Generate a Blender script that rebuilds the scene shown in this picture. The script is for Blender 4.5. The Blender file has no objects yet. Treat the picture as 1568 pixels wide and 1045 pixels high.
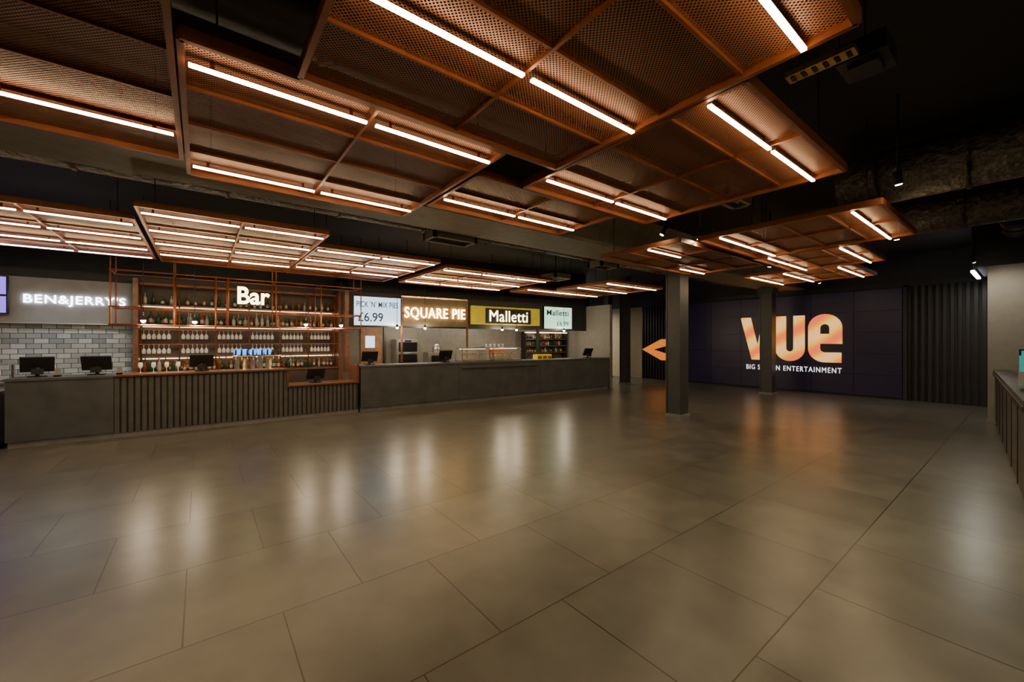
import bpy, math, random
from mathutils import Vector, Matrix
random.seed(7)
scene = bpy.context.scene
D = bpy.data

# ---------------------------------------------------------------- materials
def mat(name, col, rough=0.5, metal=0.0, emit=0.0, ecol=None, var=0.15, nscale=6.0, bump=0.0, alpha=1.0):
    m = D.materials.new(name); m.use_nodes = True
    nt = m.node_tree; N = nt.nodes; L = nt.links
    b = N['Principled BSDF']
    tc = N.new('ShaderNodeTexCoord'); no = N.new('ShaderNodeTexNoise')
    no.inputs['Scale'].default_value = nscale; no.inputs['Detail'].default_value = 4
    L.new(tc.outputs['Object'], no.inputs['Vector'])
    r = N.new('ShaderNodeValToRGB')
    r.color_ramp.elements[0].position = 0.3; r.color_ramp.elements[1].position = 0.7
    r.color_ramp.elements[0].color = tuple(c*(1-var) for c in col)+(1,)
    r.color_ramp.elements[1].color = tuple(min(1, c*(1+var)) for c in col)+(1,)
    L.new(no.outputs['Fac'], r.inputs['Fac']); L.new(r.outputs['Color'], b.inputs['Base Color'])
    b.inputs['Roughness'].default_value = rough; b.inputs['Metallic'].default_value = metal
    b.inputs['Alpha'].default_value = alpha
    if emit:
        b.inputs['Emission Color'].default_value = tuple(ecol or col)+(1,)
        b.inputs['Emission Strength'].default_value = emit
    if bump:
        bp = N.new('ShaderNodeBump'); bp.inputs['Strength'].default_value = bump
        bp.inputs['Distance'].default_value = 0.05
        L.new(no.outputs['Fac'], bp.inputs['Height']); L.new(bp.outputs['Normal'], b.inputs['Normal'])
    return m

M = {}
M['copper'] = mat('copper_frame', (0.25,0.075,0.025), 0.42, 0.35)
M['led'] = mat('warm_led', (1,0.8,0.55), emit=40, ecol=(1,0.71,0.38))
M['ledcool'] = mat('neutral_led', (1,0.95,0.9), emit=18, ecol=(0.95,0.93,1))
M['black'] = mat('black_paint', (0.012,0.012,0.013), 0.6)
M['ceil'] = mat('ceiling_black', (0.009,0.008,0.008), 0.8)
M['darkwall'] = mat('dark_wall_paint', (0.018,0.018,0.02), 0.55)
M['slat'] = mat('dark_slats', (0.018,0.017,0.018), 0.4)
M['concrete'] = mat('counter_concrete', (0.08,0.087,0.10), 0.5, var=0.2, nscale=3, bump=0.1)
M['cslat'] = mat('counter_slats', (0.095,0.095,0.10), 0.5)
M['cback'] = mat('counter_slat_backing', (0.035,0.034,0.035), 0.6)
M['wood'] = mat('rosewood_top', (0.15,0.062,0.035), 0.3, var=0.35, nscale=14)
M['kick'] = mat('kickboard', (0.22,0.22,0.24), 0.4)
M['beam'] = mat('beam_paint', (0.24,0.20,0.13), 0.6)
M['col'] = mat('column_paint', (0.05,0.053,0.055), 0.4)
M['grey'] = mat('grey_wall_paint', (0.23,0.23,0.215), 0.7, var=0.06)
M['beige'] = mat('corridor_paint', (0.42,0.36,0.26), 0.7, var=0.06)
M['steel'] = mat('stainless', (0.45,0.45,0.45), 0.28, 0.9)
M['screenblk'] = mat('terminal_black', (0.008,0.008,0.009), 0.2)
M['termback'] = mat('terminal_casing', (0.010,0.010,0.012), 0.55)
M['termglow'] = mat('terminal_screen', (0.02,0.03,0.05), 0.15, emit=0.05, ecol=(0.15,0.25,0.5))
M['white'] = mat('painted_brick_panel', (0.26,0.27,0.285), 0.5, var=0.08)
M['bulb'] = mat('bulb_glow', (1,0.9,0.7), emit=260, ecol=(1,0.8,0.55))
M['signwhite'] = mat('sign_letters_white', (1,1,1), emit=9, ecol=(0.9,0.95,1))
M['signwarm'] = mat('sign_letters_warm', (1,0.9,0.6), emit=8, ecol=(1,0.84,0.42))
M['shelfled'] = mat('shelf_led', (1,0.8,0.5), emit=7, ecol=(1,0.70,0.40))
M['neon'] = mat('neon_letters', (1,0.8,0.5), emit=14, ecol=(1,0.58,0.20))
M['menu'] = mat('menu_screen', (0.5,0.65,0.8), 0.3, emit=1.7, ecol=(0.5,0.76,1.0), var=0.05)
M['menu2'] = mat('menu_screen_green', (0.3,0.6,0.45), 0.3, emit=1.3, ecol=(0.6,1.0,0.72), var=0.05)
M['purple'] = mat('menu_screen_purple', (0.3,0.2,0.9), 0.3, emit=1.6, ecol=(0.22,0.12,0.9))
M['ink'] = mat('menu_print', (0.02,0.05,0.12), 0.4)
M['yellow'] = mat('yellow_board', (0.5,0.42,0.02), 0.5, emit=0.22, ecol=(0.8,0.65,0.04))
M['gold'] = mat('brass', (0.75,0.5,0.2), 0.25, 0.9)
M['green'] = mat('bottle_green', (0.02,0.07,0.035), 0.1)
M['amber'] = mat('bottle_amber', (0.18,0.06,0.012), 0.1)
M['clear'] = mat('bottle_clear', (0.34,0.34,0.32), 0.08)
M['label'] = mat('bottle_label', (0.38,0.34,0.28), 0.5)
M['glass'] = mat('glassware', (0.9,0.88,0.85), 0.05, alpha=0.6)
M['pane'] = mat('display_glass', (0.6,0.65,0.65), 0.05, alpha=0.18)
M['blue'] = mat('blue_glow', (0.02,0.2,0.8), emit=2.2, ecol=(0.02,0.28,1))
M['orange'] = mat('orange_arrow', (0.6,0.15,0.02), emit=0.8, ecol=(1,0.25,0.02))
M['foil'] = mat('duct_foil', (0.09,0.078,0.064), 0.40, 0.6, var=0.4, nscale=14, bump=0.9)
M['duct'] = mat('duct_dark', (0.02,0.02,0.02), 0.5, 0.3, bump=0.2)
M['red'] = mat('red_lacquer', (0.25,0.035,0.02), 0.35)
M['desk'] = mat('desk_front_dark', (0.06,0.058,0.055), 0.35, var=0.3)
M['desktop'] = mat('desk_top_dark', (0.05,0.035,0.028), 0.3, var=0.3)
M['teal'] = mat('teal_print', (0.05,0.45,0.5), 0.4, emit=0.35, ecol=(0.05,0.45,0.5))
M['food'] = mat('pastry', (0.5,0.25,0.08), 0.6, var=0.4, nscale=20)
M['shelfback'] = mat('back_bar_panel', (0.05,0.034,0.026), 0.5)
M['kitchen'] = mat('kitchen_wall', (0.16,0.15,0.125), 0.5)
M['fasciaboard'] = mat('fascia_board', (0.11,0.09,0.065), 0.5)
M['door'] = mat('timber_door', (0.25,0.12,0.05), 0.5, var=0.3)

def mesh_screen():
    m = D.materials.new('expanded_copper_mesh'); m.use_nodes = True
    nt = m.node_tree; N = nt.nodes; L = nt.links
    b = N['Principled BSDF']; out = N['Material Output']
    b.inputs['Base Color'].default_value = (0.32,0.125,0.062,1); b.inputs['Metallic'].default_value = 0.2
    b.inputs['Roughness'].default_value = 0.45
    tc = N.new('ShaderNodeTexCoord'); mp = N.new('ShaderNodeMapping')
    mp.inputs['Rotation'].default_value = (0,0,math.radians(45))
    v = N.new('ShaderNodeTexVoronoi'); v.voronoi_dimensions = '2D'
    v.inputs['Scale'].default_value = 60; v.inputs['Randomness'].default_value = 0
    lt = N.new('ShaderNodeMath'); lt.operation = 'LESS_THAN'; lt.inputs[1].default_value = 0.35
    tr = N.new('ShaderNodeBsdfTransparent'); mx = N.new('ShaderNodeMixShader')
    L.new(tc.outputs['Object'], mp.inputs['Vector']); L.new(mp.outputs['Vector'], v.inputs['Vector'])
    L.new(v.outputs['Distance'], lt.inputs[0]); L.new(lt.outputs[0], mx.inputs['Fac'])
    L.new(b.outputs[0], mx.inputs[1]); L.new(tr.outputs[0], mx.inputs[2]); L.new(mx.outputs[0], out.inputs['Surface'])
    return m
M['mesh'] = mesh_screen()

def floor_mat():
    m = D.materials.new('floor_tiles'); m.use_nodes = True
    nt = m.node_tree; N = nt.nodes; L = nt.links; b = N['Principled BSDF']
    tc = N.new('ShaderNodeTexCoord'); mp = N.new('ShaderNodeMapping')
    mp.inputs['Location'].default_value = (-0.41,-0.92,0.37)
    br = N.new('ShaderNodeTexBrick'); br.offset = 0.5; br.offset_frequency = 2; br.squash = 1
    br.inputs['Scale'].default_value = 1; br.inputs['Brick Width'].default_value = 0.98
    br.inputs['Row Height'].default_value = 0.98; br.inputs['Mortar Size'].default_value = 0.0042
    br.inputs['Mortar Smooth'].default_value = 0.0
    br.inputs['Color1'].default_value = (0.098,0.094,0.077,1); br.inputs['Color2'].default_value = (0.124,0.119,0.098,1)
    br.inputs['Mortar'].default_value = (0.035,0.017,0.009,1)
    L.new(tc.outputs['Object'], mp.inputs['Vector']); L.new(mp.outputs['Vector'], br.inputs['Vector'])
    no = N.new('ShaderNodeTexNoise'); no.inputs['Scale'].default_value = 2.8; no.inputs['Detail'].default_value = 3
    no.inputs['Roughness'].default_value = 0.5
    L.new(mp.outputs['Vector'], no.inputs['Vector'])
    r = N.new('ShaderNodeMapRange'); r.clamp = False
    r.inputs['To Min'].default_value = 0.55; r.inputs['To Max'].default_value = 1.45
    L.new(no.outputs['Fac'], r.inputs['Value'])
    vm = N.new('ShaderNodeVectorMath'); vm.operation = 'SCALE'
    L.new(br.outputs['Color'], vm.inputs[0]); L.new(r.outputs[0], vm.inputs['Scale'])
    L.new(vm.outputs[0], b.inputs['Base Color'])
    b.inputs['Roughness'].default_value = 0.28
    return m
M['floor'] = floor_mat()

def tile_mat():
    m = D.materials.new('glazed_wall_tiles'); m.use_nodes = True
    nt = m.node_tree; N = nt.nodes; L = nt.links; b = N['Principled BSDF']
    tc = N.new('ShaderNodeTexCoord'); sx = N.new('ShaderNodeSeparateXYZ'); cx = N.new('ShaderNodeCombineXYZ')
    L.new(tc.outputs['Object'], sx.inputs[0]); L.new(sx.outputs['X'], cx.inputs['X']); L.new(sx.outputs['Z'], cx.inputs['Y'])
    br = N.new('ShaderNodeTexBrick'); br.inputs['Scale'].default_value = 1
    br.inputs['Brick Width'].default_value = 0.2; br.inputs['Row Height'].default_value = 0.1
    br.inputs['Mortar Size'].default_value = 0.005
    br.inputs['Color1'].default_value = (0.26,0.33,0.38,1); br.inputs['Color2'].default_value = (0.65,0.74,0.82,1)
    br.inputs['Mortar'].default_value = (0.06,0.07,0.08,1)
    L.new(cx.outputs[0], br.inputs['Vector']); L.new(br.outputs['Color'], b.inputs['Base Color'])
    b.inputs['Roughness'].default_value = 0.1
    bp = N.new('ShaderNodeBump'); bp.inputs['Strength'].default_value = 0.7; bp.inputs['Distance'].default_value = 0.02
    no = N.new('ShaderNodeTexNoise'); no.inputs['Scale'].default_value = 7
    L.new(tc.outputs['Object'], no.inputs['Vector']); L.new(no.outputs['Fac'], bp.inputs['Height']); L.new(bp.outputs['Normal'], b.inputs['Normal'])
    return m
M['tile'] = tile_mat()

def logo_mat():
    m = D.materials.new('logo_gradient'); m.use_nodes = True
    nt = m.node_tree; N = nt.nodes; L = nt.links; b = N['Principled BSDF']
    tc = N.new('ShaderNodeTexCoord'); mp = N.new('ShaderNodeMapping')
    mp.inputs['Rotation'].default_value = (math.radians(35),0,0)
    w = N.new('ShaderNodeTexWave'); w.bands_direction = 'Z'; w.inputs['Scale'].default_value = 0.42
    w.inputs['Distortion'].default_value = 3.0; w.inputs['Detail'].default_value = 1; w.inputs['Detail Scale'].default_value = 0.7
    L.new(tc.outputs['Object'], mp.inputs['Vector']); L.new(mp.outputs['Vector'], w.inputs['Vector'])
    r = N.new('ShaderNodeValToRGB'); e = r.color_ramp.elements
    e[0].position = 0.0; e[0].color = (0.90,0.14,0.06,1); e[1].position = 1.0; e[1].color = (1,0.50,0.20,1)
    k = e.new(0.25); k.color = (1,0.28,0.01,1); k = e.new(0.6); k.color = (1,0.50,0.05,1)
    L.new(w.outputs['Fac'], r.inputs['Fac'])
    b.inputs['Base Color'].default_value = (0.02,0.01,0.01,1)
    L.new(r.outputs['Color'], b.inputs['Emission Color']); b.inputs['Emission Strength'].default_value = 1.5
    return m
M['logo'] = logo_mat()
M['navy'] = mat('feature_wall_navy', (0.010,0.0075,0.022), 0.35, emit=0.02, ecol=(0.13,0.075,0.28))  # faint purple glow put into the wall colour, no lamp behind it
M['whiteglow'] = mat('tagline_white', (1,1,1), emit=1.6, ecol=(1,1,1))

# ---------------------------------------------------------------- mesh builder
class B:
    def __init__(s): s.v=[]; s.f=[]; s.m=[]; s.mats=[]; s.sm=[]
    def mi(s,k):
        if k not in s.mats: s.mats.append(k)
        return s.mats.index(k)
    def face(s,pts,k,smooth=False):
        n=len(s.v); s.v+= [tuple(p) for p in pts]; s.f.append(tuple(range(n,n+len(pts)))); s.m.append(s.mi(k)); s.sm.append(smooth)
    def box(s,x0,x1,y0,y1,z0,z1,k):
        n=len(s.v)
        s.v+=[(x0,y0,z0),(x1,y0,z0),(x1,y1,z0),(x0,y1,z0),(x0,y0,z1),(x1,y0,z1),(x1,y1,z1),(x0,y1,z1)]
        for q in ((3,2,1,0),(4,5,6,7),(0,1,5,4),(1,2,6,5),(2,3,7,6),(3,0,4,7)):
            s.f.append(tuple(n+i for i in q)); s.m.append(s.mi(k)); s.sm.append(False)
    def lathe(s,cx,cy,z,prof,k,seg=10,up=1):
        n=len(s.v)
        for r,h in prof:
            for i in range(seg):
                a=2*math.pi*i/seg; s.v.append((cx+r*math.cos(a),cy+r*math.sin(a),z+up*h))
        for j in range(len(prof)-1):
            for i in range(seg):
                a=n+j*seg+i; b=n+j*seg+(i+1)%seg
                s.f.append((a,b,b+seg,a+seg)); s.m.append(s.mi(k)); s.sm.append(True)
    def tube(s,p,q,r,k,seg=8):
        p=Vector(p); q=Vector(q); d=(q-p).normalized()
        a=d.orthogonal().normalized(); b=d.cross(a); n=len(s.v)
        for c in (p,q):
            for i in range(seg):
                t=2*math.pi*i/seg; s.v.append(tuple(c+a*r*math.cos(t)+b*r*math.sin(t)))
        for i in range(seg):
            j=(i+1)%seg; s.f.append((n+i,n+j,n+seg+j,n+seg+i)); s.m.append(s.mi(k)); s.sm.append(True)
        s.f.append(tuple(range(n+seg-1,n-1,-1))); s.m.append(s.mi(k)); s.sm.append(False)
        s.f.append(tuple(range(n+seg,n+2*seg))); s.m.append(s.mi(k)); s.sm.append(False)
    def ball(s,c,r,k,seg=10):
        prof=[(max(0.0005,r*math.sin(math.pi*i/8)),-r*math.cos(math.pi*i/8)) for i in range(9)]
        s.lathe(c[0],c[1],c[2],prof,k,seg)
    def text(s,body,x0,x1,z0,z1,y,k,off=0.0,ext=0.03,sp=1.0):
        """text in the local XZ plane facing -Y"""
        cu=D.curves.new('t','FONT'); cu.body=body; cu.extrude=0.02; cu.offset=off; cu.resolution_u=4; cu.space_character=sp
        o=D.objects.new('t',cu); scene.collection.objects.link(o)
        bpy.context.view_layer.update()
        me=o.evaluated_get(bpy.context.evaluated_depsgraph_get()).to_mesh()
        vs=[v.co.copy() for v in me.vertices]; fs=[tuple(p.vertices) for p in me.polygons]
        xs=[v.x for v in vs]; ys=[v.y for v in vs]
        sx=(x1-x0)/(max(xs)-min(xs)); sz=(z1-z0)/(max(ys)-min(ys)); n=len(s.v)
        for v in vs: s.v.append((x0+(v.x-min(xs))*sx, y-ext*(v.z+0.02)/0.04, z0+(v.y-min(ys))*sz))
        for f in fs: s.f.append(tuple(n+i for i in f)); s.m.append(s.mi(k)); s.sm.append(False)
        D.objects.remove(o); D.curves.remove(cu)
    def done(s,name,recentre=True,loc=None,rot=0.0):
        if loc is not None:
            R=Matrix.Translation(loc)@Matrix.Rotation(rot,4,'Z')
            s.v=[tuple(R@Vector(v)) for v in s.v]
        c=Vector((0,0,0))
        if recentre:
            xs=[v[0] for v in s.v]; ys=[v[1] for v in s.v]; zs=[v[2] for v in s.v]
            c=Vector(((min(xs)+max(xs))/2,(min(ys)+max(ys))/2,min(zs)))
        me=D.meshes.new(name); me.from_pydata([(v[0]-c.x,v[1]-c.y,v[2]-c.z) for v in s.v],[],s.f)
        for k in s.mats: me.materials.append(M[k])
        for p,i,sm in zip(me.polygons,s.m,s.sm): p.material_index=i; p.use_smooth=sm
        me.update()
        o=D.objects.new(name,me); o.location=c; scene.collection.objects.link(o)
        return o

def simple(name,*boxes,**kw):
    b=B()
    for q in boxes: b.box(*q)
    return b.done(name,**kw)

# ---------------------------------------------------------------- room shell
CZ=4.2
simple('floor',(-6,16.3,-5,18,-0.1,0,'floor'),recentre=False)
simple('ceiling',(-6,16.3,-5,18,CZ,CZ+0.1,'ceil'))
simple('wall_left',(-6.1,-6,-5,18,0,CZ,'darkwall'))
simple('wall_front',(-6,16.3,-5.1,-5,0,CZ,'darkwall'))
simple('wall_back',(-6,16.3,18,18.1,0,CZ,'beige'))
b=B()
b.box(16.06,16.3,-5,18,0,CZ,'darkwall')
y=0.62
while y<2.25:
    b.box(15.98,16.06,y,y+0.07,0,3.25,'slat'); y+=0.14
y=8.95
while y<10.95:
    b.box(15.98,16.06,y,y+0.07,0,3.25,'slat'); y+=0.14
b.box(15.94,16.06,0.62,10.95,3.25,3.4,'slat')
b.box(16.0,16.06,10.95,18,0,3.25,'beige')
b.done('wall_right')
simple('wall_return',(12.9,16.05,-5,0.6,0,3.25,'grey'))
simple('baseboard_right',(12.88,12.9,-4.9,0.62,0,0.1,'kick'))
simple('trim_bulkhead',(12.7,16.05,-5,0.75,3.25,CZ,'ceil'))
# feature wall with logo
b=B()
ys=[2.32+i*1.09 for i in range(7)]
for i in range(6):
    for j in range(5):
        b.box(15.9,16.05,ys[i]+0.006,ys[i+1]-0.006,0.06+j*0.635,0.06+(j+1)*0.635-0.01,'navy')
b.box(15.93,16.04,2.3,8.88,0.0,3.24,'black')
b.box(15.86,16.05,2.22,2.30,0,3.28,'darkwall'); b.box(15.86,16.05,8.87,8.95,0,3.28,'darkwall')
b.box(15.86,16.05,2.22,8.95,3.24,3.3,'darkwall')
b.done('feature_wall_panel')
# logo: local s runs -Y (to the viewer's right), z up
b=B()
XL=15.895; TH=0.045
def P(y0,s,z,x=XL): return (x,y0-s,1.03+z)
def extr(poly,y0):
    b.face([P(y0,s,z,XL-TH) for s,z in poly],'logo')
    for i in range(len(poly)):
        p=poly[i]; q=poly[(i+1)%len(poly)]
        b.face([P(y0,*p),P(y0,*q),P(y0,*q,x=XL-TH),P(y0,*p,x=XL-TH)],'logo')
def stroke(pts,w,y0):
    V=[Vector(p) for p in pts]; Lr=[];Rr=[]
    for i,p in enumerate(V):
        d1=(V[i]-V[i-1]).normalized() if i>0 else (V[1]-V[0]).normalized()
        d2=(V[i+1]-V[i]).normalized() if i<len(V)-1 else d1
        n1=Vector((-d1.y,d1.x)); n2=Vector((-d2.y,d2.x)); n=(n1+n2)
        n.normalize(); k=min(1.5,1/max(0.5,n.dot(n1)))
        Lr.append(p+n*w/2*k); Rr.append(p-n*w/2*k)
    for i in range(len(V)-1):
        extr([Lr[i],Lr[i+1],Rr[i+1],Rr[i]],y0)
def ell(cx,cz,rx,rz,a0,a1,n=14):
    return [(cx+rx*math.cos(math.radians(a0+(a1-a0)*i/n)),cz+rz*math.sin(math.radians(a0+(a1-a0)*i/n))) for i in range(n+1)]
W=0.32
extr([(0,1.50),(0.06,1.52),(0.33,1.52),(0.56,0.5),(0.74,0.0),(0.37,0.0)],6.66)
extr([(0.56,0.5),(0.72,1.40),(0.98,1.40),(0.74,0.0)],6.66)
stroke([(0.15,1.52),(0.15,0.45)]+ell(0.42,0.42,0.27,0.27,180,360)+[(0.69,0.45),(0.69,1.52)],W,5.52)
stroke([(0.15,0.74),(0.72,0.74),(0.72,1.08)]+ell(0.435,1.09,0.285,0.285,0,180)+[(0.15,0.45)]+ell(0.435,0.43,0.285,0.285,180,268)+[(0.86,0.145)],W,4.56)
b.done('cinema_logo')
b=B(); b.text('BIG SCREEN ENTERTAINMENT',0,2.78,0,0.17,0,'whiteglow',off=0.0,ext=0.008,sp=1.2)
b.done('tagline_lettering',loc=(15.895,6.48,0.68),rot=-math.pi/2)
# orange arrow
b=B()
for sgn in (1,-1):
    b.face([(15.95,10.95,1.32),(15.95,10.0,1.32+sgn*0.46),(15.95,9.6,1.32+sgn*0.46),(15.95,9.6,1.32+sgn*0.20),(15.95,10.35,1.32)],'orange')
b.done('arrow_wall_sign')
simple('poster_screen',(15.9,15.98,9.0,9.12,1.2,2.2,'termglow'),(15.88,15.9,9.0,9.12,1.45,1.7,'blue'))

# columns
for cx,cy,s,top in ((8.59,4.98,0.175,3.4),(14.5,5.27,0.175,3.4),(13.35,9.95,0.15,4.2),(15.2,12.3,0.15,4.2)):
    b=B()
    b.box(cx-s,cx+s,cy-s,cy-s+0.03,0,top,'col'); b.box(cx-s,cx+s,cy+s-0.03,cy+s,0,top,'col')
    b.box(cx-s+0.012,cx+s-0.012,cy-s+0.03,cy+s-0.03,0,top,'col')
    b.box(cx-s-0.02,cx+s+0.02,cy-s-0.02,cy+s+0.02,0,0.06,'kick')
    if top<4: b.box(cx-s-0.05,cx+s+0.05,cy-s-0.05,cy+s+0.05,top-0.16,top-0.001,'col')
    b.done('support_column')
simple('ceiling_beam',(-6,16.05,4.7,5.6,3.4,3.46,'beam'),(-6,16.05,4.95,5.35,3.46,CZ,'beam'))

# ---------------------------------------------------------------- canopies
H=3.2
def canopy(x0,y0,cols,rows,dx,dy,leds,H=3.2):
    b=B(); X1=x0+cols*dx; Y1=y0+rows*dy
    for i in range(cols):
        for j in range(rows):
            xa=x0+i*dx+0.01; ya=y0+j*dy+0.01
            b.face([(xa,ya,H),(xa,ya+dy-0.02,H),(xa+dx-0.02,ya+dy-0.02,H),(xa+dx-0.02,ya,H)],'mesh')
    for i in range(cols+1):
        e=i in (0,cols); w=0.015 if e else 0.010; x=x0+i*dx
        b.box(x-w,x+w,y0,Y1,H-(0.04 if e else 0.022),H+0.03,'copper')
    for j in range(rows+1):
        e=j in (0,rows); w=0.015 if e else 0.009; y=y0+j*dy
        b.box(x0,X1,y-w,y+w,H-(0.04 if e else 0.02),H+0.03,'copper')
    for L_ in leds:
        y,cs=L_[0],L_[1]; lk=L_[2] if len(L_)>2 else 'led'
        for c in cs:
            xa=x0+c*dx+0.03; xb=x0+(c+1)*dx-0.03
            b.box(xa,xb,y-0.0125,y+0.0125,H-0.062,H-0.048,lk)
            b.box(xa,xb,y-0.012,y+0.012,H-0.048,H-0.043,'copper')
            for xx in (xa+0.1,xb-0.1): b.box(xx-0.01,xx+0.01,y-0.006,y+0.006,H-0.045,H,'copper')
    for x in (x0+0.15,X1-0.15):
        for y in (y0+0.15,Y1-0.15):
            b.tube((x,y,H+0.02),(x,y,CZ),0.006,'black',6)
    b.done('ceiling_canopy')
R=lambda n: list(range(n))
canopy(-3.88,1.7,4,5,0.94,0.5,[(3.68,R(4)),(2.2,[0,1])])
canopy(0.44,0.5,2,4,0.98,0.5,[(1.70,R(2)),(0.70,R(2))])
canopy(-0.08,2.53,2,4,0.98,0.5,[(2.70,R(2)),(4.25,R(2))])
canopy(1.94,3.02,2,2,0.97,0.49,[(3.68,R(2))])
canopy(2.44,1.0,2,4,0.98,0.495,[(1.22,R(2)),(2.68,R(2))])
canopy(-1.6,-3.2,4,4,0.95,0.5,[(-1.5,R(4)),(-2.8,R(4))])
canopy(-3.9,-1.0,3,4,0.94,0.5,[(-0.5,R(3)),(0.6,R(3))])
canopy(3.0,-3.2,4,4,0.95,0.5,[(-1.5,R(4)),(-2.8,R(4))])
canopy(-0.56,5.95,2,8,0.98,0.48,[(6.15,R(2)),(7.05,R(2)),(7.95,R(2)),(8.9,R(2))])
canopy(-4.4,6.6,4,6,0.94,0.5,[(6.85,R(4)),(7.7,R(4)),(8.6,R(4)),(9.4,R(4),'ledcool')])
canopy(1.45,6.8,2,6,1.05,0.5,[(6.98,R(2)),(7.9,R(2)),(8.8,R(2))])
canopy(3.9,7.15,3,5,0.95,0.5,[(7.36,R(3)),(8.4,R(3)),(9.3,R(3))])
canopy(8.1,6.4,2,4,1.1,0.5,[(6.6,R(2)),(7.6,R(2))])
canopy(7.3,8.55,3,2,1.0,0.5,[(8.75,R(3))])
canopy(5.6,3.2,3,3,1.0,0.49,[(3.75,[0]),(4.35,[2])])
canopy(5.75,1.0,2,4,1.0,0.5,[(1.25,[0,1]),(2.7,[0,1])])
canopy(7.85,1.65,2,3,0.98,0.48,[(1.85,[0,1]),(2.85,[0,1])])
canopy(9.9,2.15,2,4,0.98,0.49,[(2.36,[0,1]),(3.3,[0,1]),(3.95,[0,1])])

# ---------------------------------------------------------------- bar counter (left, straight)
YF=9.82
b=B()
b.box(-2.42,-1.2,YF,YF+0.65,0.1,1.06,'concrete'); b.box(-2.4,-1.2,YF+0.04,YF+0.6,0,0.1,'kick')
b.box(-2.44,-1.2,YF-0.02,YF+0.67,1.06,1.10,'concrete')
b.box(-1.2,1.5,YF+0.03,YF+0.65,0.08,1.06,'cback'); b.box(-1.2,2.97,YF+0.02,YF+0.6,0,0.08,'kick')
x=-1.19
while x<1.46:
    b.box(x,x+0.06,YF+0.005,YF+0.03,0.08,1.06,'cslat'); x+=0.09
b.box(-1.2,1.52,YF-0.04,YF+0.67,1.07,1.10,'wood')
b.box(1.5,2.97,YF+0.03,YF+0.65,0.08,0.70,'cback')
x=1.51
while x<2.93:
    b.box(x,x+0.06,YF+0.005,YF+0.03,0.08,0.70,'cslat'); x+=0.09
b.box(1.5,2.97,YF-0.04,YF+0.67,0.71,0.74,'wood')
b.box(1.46,1.5,YF-0.03,YF+0.66,0.7,1.1,'wood'); b.box(2.93,2.98,YF-0.03,YF+0.66,0.7,1.14,'wood')
b.done('bar_counter')

# ---------------------------------------------------------------- food counter (right, slightly turned)
LO=Vector((3.0,YF,0)); RT=math.atan2(-0.62,8.5)
def fin(b,name): return b.done(name,loc=LO,rot=RT)
b=B()
segs=[0.02,2.6,5.4,8.46]
for i in range(3):
    b.box(segs[i]+0.004,segs[i+1]-0.004,0,0.65,0.1,1.07,'concrete')
b.box(0.02,8.44,0.04,0.6,0,0.1,'kick'); b.box(0.0,8.47,-0.02,0.68,1.07,1.11,'concrete')
b.box(2.7,5.3,-0.05,0.0,0.95,1.0,'concrete')
fin(b,'food_counter')
b=B()
b.box(0.0,8.45,1.15,1.3,2.08,3.0,'darkwall'); b.box(1.36,3.44,1.1,1.15,2.12,2.95,'fasciaboard')
for s in (1.36,3.40): b.box(s,s+0.04,1.08,1.15,1.11,2.97,'wood')
b.box(1.36,3.44,1.08,1.12,2.93,2.97,'gold'); b.box(-0.12,-0.02,1.08,1.3,0.9,3.0,'wood')
b.box(0.0,8.45,1.15,1.3,3.0,CZ,'ceil')
for s in (0.9,6.2): b.box(s,s+0.06,1.17,1.28,1.0,2.1,'darkwall')
fin(b,'wall_fascia')
b=B(); b.box(0.10,1.33,1.06,1.14,2.12,2.88,'menu'); b.text("PICK 'N' MIX PIES",0.16,1.26,2.60,2.76,1.06,'ink',off=0.01,ext=0.005,sp=1.05); b.text("£6.99",0.2,0.85,2.22,2.46,1.06,'ink',off=0.01,ext=0.005)
b.box(0.08,1.35,1.09,1.148,2.10,2.90,'black'); fin(b,'menu_screen')
b=B(); b.text('SQUARE PIE',1.44,3.32,2.3,2.66,1.05,'neon',off=0.012,ext=0.03,sp=1.10); b.box(1.42,3.34,1.05,1.098,2.46,2.50,'steel'); fin(b,'neon_sign')
b=B(); b.box(3.55,6.2,1.07,1.148,2.22,2.80,'yellow'); b.box(4.05,5.8,1.04,1.07,2.26,2.74,'black')
b.text('Malletti',4.18,5.66,2.32,2.68,1.03,'signwarm',off=0.0,ext=0.01,sp=1.05); fin(b,'illuminated_sign')
b=B(); b.box(6.42,7.66,1.06,1.14,2.14,2.90,'menu2'); b.text('Malletti',6.5,7.5,2.60,2.8,1.06,'ink',off=0.01,ext=0.005,sp=1.05); b.text('£6.99',6.95,7.5,2.24,2.40,1.06,'ink',ext=0.005)
b.box(6.40,7.68,1.09,1.148,2.12,2.92,'black'); fin(b,'menu_screen')
b=B(); b.box(-0.1,8.45,2.35,2.45,0,3.2,'kitchen')
b.box(0.55,1.15,2.3,2.36,0.0,2.1,'door'); b.box(0.68,0.95,2.28,2.31,1.5,1.85,'menu')
fin(b,'wall_kitchen')
b=B()
b.box(1.3,7.9,1.75,2.34,0.1,0.9,'steel'); b.box(1.28,7.92,1.73,2.34,0.9,0.94,'steel')
b.box(1.3,7.9,1.8,2.3,0,0.1,'black')
fin(b,'kitchen_worktop')
b=B(); b.box(1.45,2.15,1.8,2.3,0.94,1.75,'steel'); b.box(1.52,2.08,1.785,1.8,1.02,1.3,'screenblk'); b.box(1.52,2.08,1.785,1.8,1.38,1.66,'screenblk')
b.tube((1.55,1.76,1.34),(2.05,1.76,1.34),0.012,'steel'); b.box(1.7,1.9,1.78,1.8,1.67,1.73,'termglow'); fin(b,'pie_oven')
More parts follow.
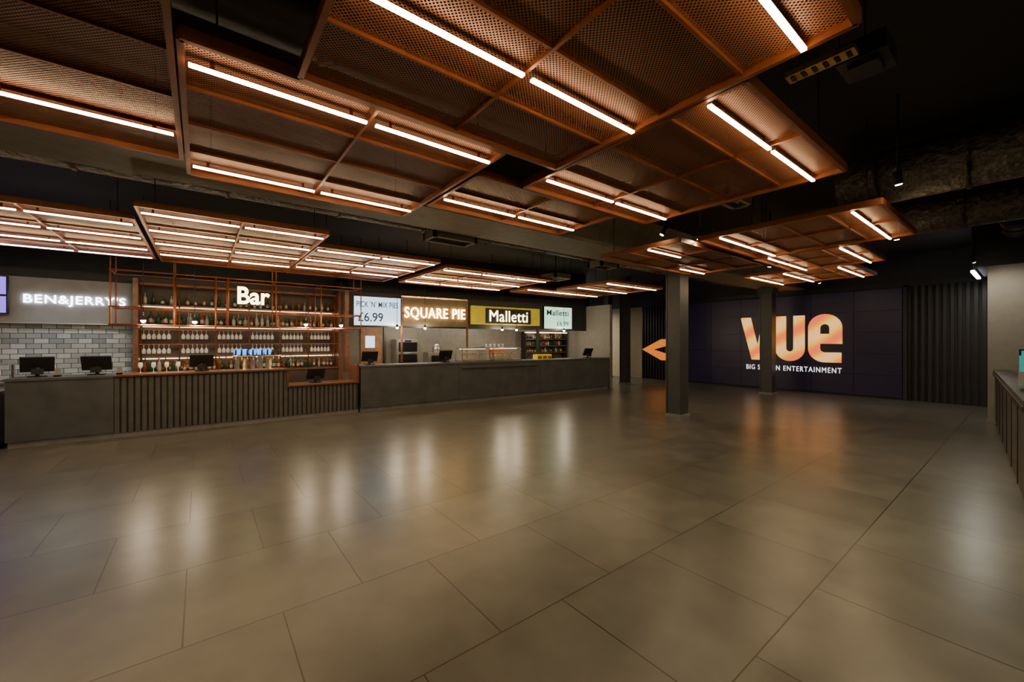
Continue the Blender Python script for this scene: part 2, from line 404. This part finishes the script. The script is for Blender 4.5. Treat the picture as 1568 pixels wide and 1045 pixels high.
b=B(); b.box(2.45,3.15,1.82,2.25,0.94,1.35,'steel'); b.box(2.55,3.05,1.80,1.82,1.0,1.25,'screenblk'); b.lathe(2.8,2.03,1.35,[(0.12,0),(0.13,0.1),(0.11,0.22),(0.02,0.27)],'steel',14); fin(b,'coffee_machine')
b=B(); b.box(4.5,5.4,1.82,2.25,0.94,1.5,'steel'); b.box(4.6,5.3,1.80,1.82,1.25,1.42,'red')
for i in range(4): b.tube((4.68+0.18*i,1.78,1.22),(4.68+0.18*i,1.84,1.22),0.03,'gold')
for i in range(5): b.lathe(4.6+0.17*i,2.0,1.5,[(0.03,0),(0.045,0.1),(0.04,0.1)],'white',8)
fin(b,'espresso_machine')
def bottle(b,x,y,z,k,h,r):
    b.lathe(x,y,z,[(0.001,0),(r,0.0),(r,h*0.55),(r*0.9,h*0.62),(r*0.35,h*0.74),(r*0.33,h*0.95),(r*0.4,h*0.96),(r*0.4,h),(0.001,h)],k,8)
    if random.random()<0.6: b.lathe(x,y,z,[(r*1.02,h*0.18),(r*1.02,h*0.45)],'label',8)
def bottles(xa,xb,y,z,step=0.085,hmax=0.32):
    b=B(); x=xa
    while x<xb:
        bottle(b,x,y+random.uniform(-0.03,0.03),z,random.choice(['green','amber','clear','amber','green']),random.uniform(0.72,1)*hmax,random.uniform(0.03,0.038))
        x+=step*random.uniform(0.9,1.35)
    return b
def wineglass(b,x,y,z,up=1):
    b.lathe(x,y,z,[(0.032,0),(0.005,0.008),(0.004,0.07),(0.03,0.10),(0.038,0.14),(0.03,0.19)],'glass',8,up)
b=B()
for z in (1.25,1.5,1.75):
    b.box(6.3,8.3,2.05,2.34,z,z+0.025,'wood')
for s in (6.3,6.97,7.63,8.28): b.box(s,s+0.025,2.05,2.34,0.94,2.05,'black')
b.box(6.3,8.3,2.05,2.1,2.0,2.03,'shelfled')
fin(b,'wine_shelf')
for z in (1.276,1.526,1.776):
    b=bottles(6.4,8.2,2.2,z,0.1,0.2); fin(b,'wine_bottle_row')
b=B()
for (s0,s1) in ((2.75,3.65),(3.75,4.75)):
    b.box(s0,s1,0.1,0.55,1.112,1.15,'steel'); b.box(s0,s1,0.1,0.55,1.48,1.50,'steel')
    b.box(s0,s1,0.1,0.11,1.15,1.48,'pane')
    b.box(s0,s1,0.15,0.5,1.31,1.315,'pane')
    for s in (s0,s1-0.02):
        for t in (0.1,0.53): b.box(s,s+0.02,t,t+0.02,1.15,1.48,'steel')
    b.box(s0+0.03,s1-0.03,0.3,0.33,1.465,1.48,'shelfled')
    for i in range(8):
        for z in (1.15,1.315):
            b.lathe(s0+0.1+0.1*i,0.3,z,[(0.001,0),(0.04,0),(0.045,0.03),(0.03,0.05),(0.001,0.055)],'food',8)
fin(b,'food_display_case')
b=B()
for i in range(3): b.box(5.45+0.2*i,5.63+0.2*i,0.2,0.45,1.112,1.27,'yellow'); b.box(5.46+0.2*i,5.62+0.2*i,0.19,0.2,1.13,1.22,'gold')
fin(b,'snack_box_display')

def terminal(x,y,z,ang=0.0,local=False):
    b=B()
    b.box(-0.11,0.11,-0.09,0.09,0.001,0.02,'termback'); b.tube((0,0.0,0.02),(0,0.03,0.16),0.025,'termback')
    n=[(-0.19,-0.05,0.10),(0.19,-0.05,0.10),(0.19,0.07,0.34),(-0.19,0.07,0.34)]
    m=[(p[0],p[1]+0.035,p[2]-0.015) for p in n]
    b.face(m[::-1],'termback'); b.face(n,'termglow')
    for i in range(4):
        j=(i+1)%4; b.face([n[i],m[i],m[j],n[j]],'termback')
    b.box(-0.07,0.07,0.11,0.13,0.05,0.14,'termback')
    if local:
        p=Matrix.Rotation(RT,4,'Z')@Vector((x,y,z))+LO; return b.done('till_terminal',loc=p,rot=RT+ang)
    return b.done('till_terminal',loc=(x,y,z),rot=ang)
pi=math.pi
terminal(-2.15,10.15,1.10,0.2+pi); terminal(-1.45,10.15,1.10,pi); terminal(0.02,10.15,1.10,pi); terminal(0.3,0.3,1.11,pi,local=True)
terminal(7.7,0.3,1.11,pi,local=True); terminal(2.1,10.15,0.74,pi+0.1); terminal(2.35,0.35,1.11,pi,local=True)
for x in (-1.9,-1.15):
    b=B(); b.box(x-0.04,x+0.04,9.98,10.1,1.101,1.13,'screenblk'); b.box(x-0.035,x+0.035,10.03,10.06,1.13,1.24,'white'); b.done('card_reader')
for x in (0.72,1.18):
    b=B(); b.lathe(x,10.0,1.101,[(0.05,0),(0.05,0.015),(0.025,0.03),(0.022,0.27)],'gold',12)
    b.tube((x-0.2,10.0,1.38),(x+0.2,10.0,1.38),0.028,'gold',12)
    for i in (-0.15,-0.05,0.05,0.15):
        b.tube((x+i,10.0,1.38),(x+i,9.92,1.34),0.01,'steel'); b.tube((x+i,9.92,1.34),(x+i,9.92,1.29),0.009,'steel')
        b.tube((x+i,10.0,1.4),(x+i,9.98,1.52),0.016,'black')
    b.done('beer_tap')
b=B()
for i in range(5):
    b.lathe(0.62+0.14*i,10.4,1.101,[(0.05,0),(0.04,0.2),(0.055,0.30)],'steel',12); b.lathe(0.62+0.14*i,10.4,1.40,[(0.052,0),(0.062,0.03),(0.062,0.10),(0.05,0.12),(0.001,0.13)],'blue',12)
b.done('lager_font')

# ---------------------------------------------------------------- back bar
b=B(); b.box(-6,3.0,12.0,12.1,0,CZ,'darkwall'); b.done('wall_bar')
b=B(); b.box(-1.05,2.95,11.95,11.999,0.9,3.0,'shelfback'); b.box(-1.1,-1.02,11.3,11.999,0,3.0,'wood'); b.box(2.9,2.98,11.3,11.999,0,3.0,'wood')
b.box(-1.02,2.9,11.35,11.999,0.0,0.98,'shelfback'); b.box(-1.02,2.9,11.32,11.999,0.98,1.02,'wood')
for z in (2.02,2.46):
    b.box(-1.02,2.9,11.62,11.95,z,z+0.025,'wood')
    b.box(-1.0,2.88,11.9,11.93,z-0.012,z,'shelfled')
b.box(-1.0,2.88,11.90,11.93,1.30,1.315,'shelfled')
for z in (1.93,1.62): 
    for yy in (11.46,11.54): b.box(-1.02,2.9,yy,yy+0.02,z,z+0.015,'copper')
for x in (-1.0,-0.37,0.28,0.93,1.58,2.23,2.88): b.tube((x,11.6,1.02),(x,11.6,2.9),0.014,'copper'); 
b.box(-1.02,2.9,11.55,11.6,2.9,2.94,'copper')
b.done('back_bar_shelving')
for z,y in ((1.021,11.8),(1.021,11.6),(2.046,11.8),(2.046,11.70)):
    bottles(-0.95,2.85,y,z,0.095).done('liquor_bottle_row')
bottles(-0.95,2.85,11.78,2.486,0.12,0.28).done('liquor_bottle_row')
b=B()
for z in (1.93,1.62):
    x=-0.95
    while x<2.85:
        if int((x+1)/0.081)%8<6:
            wineglass(b,x,11.5,z,-1)
        x+=0.081
b.done('hanging_wine_glasses')
b=B(); x=-0.9
while x<-0.2:
    wineglass(b,x,10.35,1.102); x+=0.11+random.random()*0.1
b.done('wine_glass_row')
# gantry
b=B(); GX=[-1.27,-0.4,0.25,0.45,1.3,2.2,3.1]; Y0,Y1=10.05,10.65
for y in (Y0,Y1):
    for z in (2.0,2.32,2.98): b.tube((-1.3,y,z),(3.12,y,z),0.013,'copper')
    for x in GX: b.tube((x,y,1.98),(x,y,3.0),0.013,'copper'); 
    for x in (-1.27,-0.4,1.3,3.1): b.tube((x,y,3.0),(x,y,CZ),0.01,'copper')
for x in GX:
    for z in (2.0,2.32,2.98): b.tube((x,Y0,z),(x,Y1,z),0.013,'copper')
for i in range(22): b.tube((-1.27+i*0.2,Y0,2.325),(-1.27+i*0.2,Y1,2.325),0.005,'copper')
b.done('bar_gantry')
b=B(); b.text('Bar',0.60,1.17,2.46,2.82,10.0,'signwarm',off=0.02,ext=0.04); b.tube((0.58,10.02,2.45),(1.2,10.02,2.45),0.01,'black'); b.done('bar_sign')

# ice cream area
simple('wall_tiles',(-4.4,-1.15,11.93,12.0,0.95,2.03,'tile'))
b=B(); b.box(-4.4,-1.13,11.7,11.95,2.05,2.92,'white'); b.box(-4.4,-1.13,11.68,11.72,2.03,2.06,'steel')
b.text("BEN&JERRY'S",-2.65,-1.25,2.38,2.60,11.69,'signwhite',off=0.01,ext=0.015,sp=1.12); b.done('illuminated_sign')
simple('menu_screen',(-3.6,-2.81,11.55,11.62,2.2,2.9,'black'),(-3.58,-2.83,11.54,11.55,2.22,2.52,'purple'),(-3.58,-2.83,11.54,11.55,2.56,2.88,'purple'),(-3.3,-3.2,11.62,11.7,2.4,2.6,'black'))
simple('back_counter',(-4.4,-1.15,11.35,11.93,0,0.9,'white'),(-4.4,-1.15,11.33,11.93,0.9,0.94,'steel'))
b=B(); b.box(-4.2,-2.5,9.85,10.7,0.08,0.85,'white'); b.box(-4.15,-2.55,9.9,10.65,0,0.08,'black'); b.box(-4.2,-2.5,9.85,10.7,0.85,0.9,'steel')
pr=[(9.87+0.45*(1-math.cos(math.radians(a))),0.9+0.42*math.sin(math.radians(a))) for a in range(0,91,10)]
for i in range(len(pr)-1):
    b.face([(-4.2,pr[i][0],pr[i][1]),(-2.5,pr[i][0],pr[i][1]),(-2.5,pr[i+1][0],pr[i+1][1]),(-4.2,pr[i+1][0],pr[i+1][1])],'pane',True)
b.box(-4.2,-2.5,10.3,10.62,1.30,1.33,'white')
for x in (-4.2,-2.53): b.box(x,x+0.03,10.55,10.62,0.9,1.3,'steel')
for i in range(7): b.lathe(-4.05+0.22*i,10.2,0.84,[(0.09,0),(0.09,0.08),(0.08,0.06),(0.001,0.09)],random.choice(['food','white','label']),12)
b.done('ice_cream_freezer')

simple('wall_partition',(11.54,11.66,9.25,12.3,0,3.0,'grey'))
simple('light_switch_panel',(11.525,11.54,10.1,10.18,1.4,1.52,'white'))

# ---------------------------------------------------------------- reception desk right
b=B(); DR=math.atan2(0.43,6.2)
L2=6.5
b.box(0,L2,-0.7,0,0.1,1.02,'desk'); b.box(0.02,L2,-0.66,-0.03,0,0.1,'kick')
for i in range(7): b.box(i*0.92+0.02,i*0.92+0.035,0,0.008,0.1,1.02,'black')
b.box(-0.02,L2,-0.74,0.03,1.02,1.06,'desktop'); b.box(0,L2,-0.2,0.02,1.06,1.12,'desk')
b.done('reception_desk',loc=(6.3,0.05,0),rot=DR)
b=B(); b.box(7.6,8.1,-0.25,0.12,1.17,1.2,'white'); b.box(7.6,7.62,-0.25,0.12,1.2,1.34,'white')
b.box(8.06,8.08,-0.25,0.12,1.2,1.52,'teal')
for i in range(4): b.box(7.66+0.10*i,7.68+0.10*i,-0.22,0.09,1.2,1.40,['teal','label','yellow','red'][i])
b.done('leaflet_display')
b=B(); b.box(9.4,9.75,-0.35,-0.05,1.19,1.21,'screenblk'); b.tube((9.57,-0.15,1.21),(9.57,-0.15,1.34),0.02,'screenblk',10); b.box(9.37,9.40,-0.30,0.14,1.29,1.58,'screenblk'); b.box(9.36,9.37,-0.28,0.12,1.31,1.56,'teal'); b.tube((9.57,-0.15,1.34),(9.39,-0.15,1.40),0.018,'screenblk',8)
b.box(9.5,9.65,-0.2,-0.1,1.121,1.19,'screenblk'); b.done('desk_monitor')

# ---------------------------------------------------------------- ceiling services
def duct(name,p,q,r,k,seg=20,rings=0):
    b=B(); b.tube(p,q,r,k,seg)
    p=Vector(p);q=Vector(q)
    for i in range(rings):
        c=p.lerp(q,(i+0.5)/rings); d=(q-p).normalized()*0.02; b.tube(c-d,c+d,r+0.015,k,seg)
    n=max(2,int((q-p).length/1.5))
    for i in range(n):
        c=p.lerp(q,(i+0.5)/n); b.tube(c+Vector((0,0,r-0.02)),(c.x,c.y,CZ),0.01,'black',6)
    b.done(name)
duct('insulated_duct',(6.9,-4.5,3.78),(6.9,1.6,3.78),0.33,'foil',24,8)
duct('insulated_duct',(9.3,-4.5,3.75),(9.3,3.0,3.75),0.3,'foil',24,8)
duct('ventilation_duct',(10.4,0.2,3.85),(12.6,0.2,3.85),0.2,'duct',20,3)
duct('ventilation_duct',(-5.8,6.3,3.8),(15.8,6.3,3.8),0.25,'foil',20,16)
duct('ventilation_duct',(-5.8,3.1,3.9),(6.0,3.1,3.9),0.2,'duct',20,10)
def vent(x,y,z,w=0.6,d=0.6):
    b=B(); b.box(x-w/2,x+w/2,y-d/2,y-d/2+0.05,z,z+0.12,'beam'); b.box(x-w/2,x+w/2,y+d/2-0.05,y+d/2,z,z+0.12,'beam')
    b.box(x-w/2,x-w/2+0.05,y-d/2,y+d/2,z,z+0.12,'beam'); b.box(x+w/2-0.05,x+w/2,y-d/2,y+d/2,z,z+0.12,'beam')
    for i in range(6): b.box(x-w/2+0.05,x+w/2-0.05,y-d/2+0.08+i*(d-0.14)/6,y-d/2+0.10+i*(d-0.14)/6,z+0.03,z+0.09,'duct')
    for sx in (-1,1):
        for sy in (-1,1): b.tube((x+sx*(w/2-0.03),y+sy*(d/2-0.03),z+0.12),(x+sx*(w/2-0.03),y+sy*(d/2-0.03),CZ),0.008,'black',6)
    b.done('ceiling_vent')
vent(5.2,2.3,3.42,0.7,0.25); vent(3.3,5.95,3.35,0.8,0.4); vent(7.3,7.6,3.3); vent(7.2,5.95,3.35,0.6,0.4)
b=B(); b.box(2.9,3.0,0.62,0.96,3.35,3.38,'gold')
for i in range(6): b.box(2.92,2.98,0.64+0.055*i,0.662+0.055*i,3.345,3.351,'black')
b.tube((2.95,0.7,3.38),(2.95,0.7,CZ),0.006,'black'); b.tube((2.95,0.9,3.38),(2.95,0.9,CZ),0.006,'black'); b.done('cable_tray')
b=B(); b.box(3.3,3.6,0.55,0.8,3.5,3.62,'duct'); b.box(3.35,3.55,0.6,0.75,3.47,3.5,'black'); b.tube((3.45,0.68,3.62),(3.45,0.68,CZ),0.012,'black'); b.done('ceiling_speaker')

def spot(x,y,z,tx,ty,tz,power=40,ang=60,col=(1,0.85,0.65)):
    b=B(); p=Vector((x,y,z)); d=(Vector((tx,ty,tz))-p).normalized()
    b.tube(p-d*0.07,p+d*0.06,0.035,'black',14); b.tube(p+d*0.06,p+d*0.066,0.026,'bulb',14)
    b.tube(p,(x,y,z+0.12),0.008,'black',6); b.tube((x,y,z+0.1),(x,y,CZ),0.012,'black',8)
    o=b.done('track_spotlight')
    ld=D.lights.new('spot_lamp','SPOT'); ld.energy=power; ld.spot_size=math.radians(ang); ld.spot_blend=0.8; ld.color=col; ld.shadow_soft_size=0.03
    lo=D.objects.new('lamp',ld); scene.collection.objects.link(lo); lo.parent=o
    lo.location=(p+d*0.09)-o.location; lo.rotation_euler=d.to_track_quat('-Z','Y').to_euler()
spot(12.0,0.75,3.3,12.9,0.2,1.9,60,110)
spot(5.6,0.85,3.35,6.2,0.6,0,150,90,(1,0.9,0.62))
spot(6.0,3.1,3.3,6.3,4.5,0,70,70)
spot(8.72,3.13,3.2,10,4.2,0,70,70)
spot(5.5,3.4,3.35,4.5,5,0,70,70)
spot(7.8,1.2,3.2,8.8,1.0,0,90,80)
spot(13.0,3.5,3.3,14.5,3.3,0,50,70)
spot(4.0,-0.8,3.7,4.0,0.6,0,200,85,(1,0.92,0.62))  # added spot, out of view, to brighten the lower-right floor
spot(1.8,-0.9,3.7,1.6,0.9,0,130,100,(1,0.92,0.75))  # added fill spot behind the camera for the foreground floor
spot(-2.2,4.5,3.3,-2.6,6.0,0,130,80,(0.72,0.85,1))  # added cool spot, stands in for bluish screen light on the left floor
spot(-2.5,9.2,3.3,-2.1,11.9,1.4,190,45,(0.75,0.88,1))  # added cool spot to brighten the glazed tiles
def pend(x,y,z,top,local=False,power=14):
    if local:
        p=Matrix.Rotation(RT,4,'Z')@Vector((x,y,z))+LO; x,y,z=p
    b=B(); b.tube((x,y,z+0.06),(x,y,top),0.006,'black',6); b.lathe(x,y,z,[(0.05,0.0),(0.045,0.03),(0.02,0.07),(0.012,0.09)],'black',12); b.ball((x,y,z-0.01),0.036,'bulb')
    o=b.done('pendant_lamp')
    ld=D.lights.new('bulb','POINT'); ld.energy=power; ld.color=(1,0.8,0.55); ld.shadow_soft_size=0.03
    lo=D.objects.new('bulb_light',ld); scene.collection.objects.link(lo); lo.parent=o; lo.location=Vector((x,y,z-0.08))-o.location
for x in (-0.83,-0.09,1.87,2.62): pend(x,9.98,2.08,CZ,power=18)
for s in (1.2,2.0,4.6,5.15,7.2): pend(s,0.95,2.08,CZ,True,17)
def panel(name,x0,x1,y0,y1,z,energy,col=(1,0.85,0.6)):
    o=simple(name,(x0,x1,y0,y1,z,z+0.04,'ledcool'),(x0+0.02,x1-0.02,y0+0.02,y1-0.02,z+0.04,CZ,'duct'))
    ld=D.lights.new('panel','AREA'); ld.shape='RECTANGLE'; ld.size=x1-x0; ld.size_y=y1-y0; ld.energy=energy; ld.color=col
    lo=D.objects.new('panel_light',ld); scene.collection.objects.link(lo); lo.parent=o
    lo.location=Vector(((x0+x1)/2,(y0+y1)/2,z-0.01))-o.location
panel('corridor_light_panel',12.6,15.2,13.4,13.5,3.1,100)
panel('corridor_light_panel',12.2,13.0,16.0,16.3,3.1,100)
panel('kitchen_light_panel',4.5,7.5,11.3,11.38,2.95,30)
panel('linear_ceiling_light',13.3,14.9,0.80,0.86,3.2,18,(1,0.95,0.8))

w=D.worlds.new('world'); scene.world=w; w.use_nodes=True
w.node_tree.nodes['Background'].inputs[0].default_value=(0.5,0.45,0.4,1); w.node_tree.nodes['Background'].inputs[1].default_value=0.02

cd=D.cameras.new('camera'); cd.sensor_width=36; cd.lens=36*618/1568; cd.clip_start=0.05
co=D.objects.new('camera',cd); scene.collection.objects.link(co)
co.location=(0,0,1.7); co.rotation_euler=(math.radians(90),0,-math.radians(37.66))
scene.camera=co
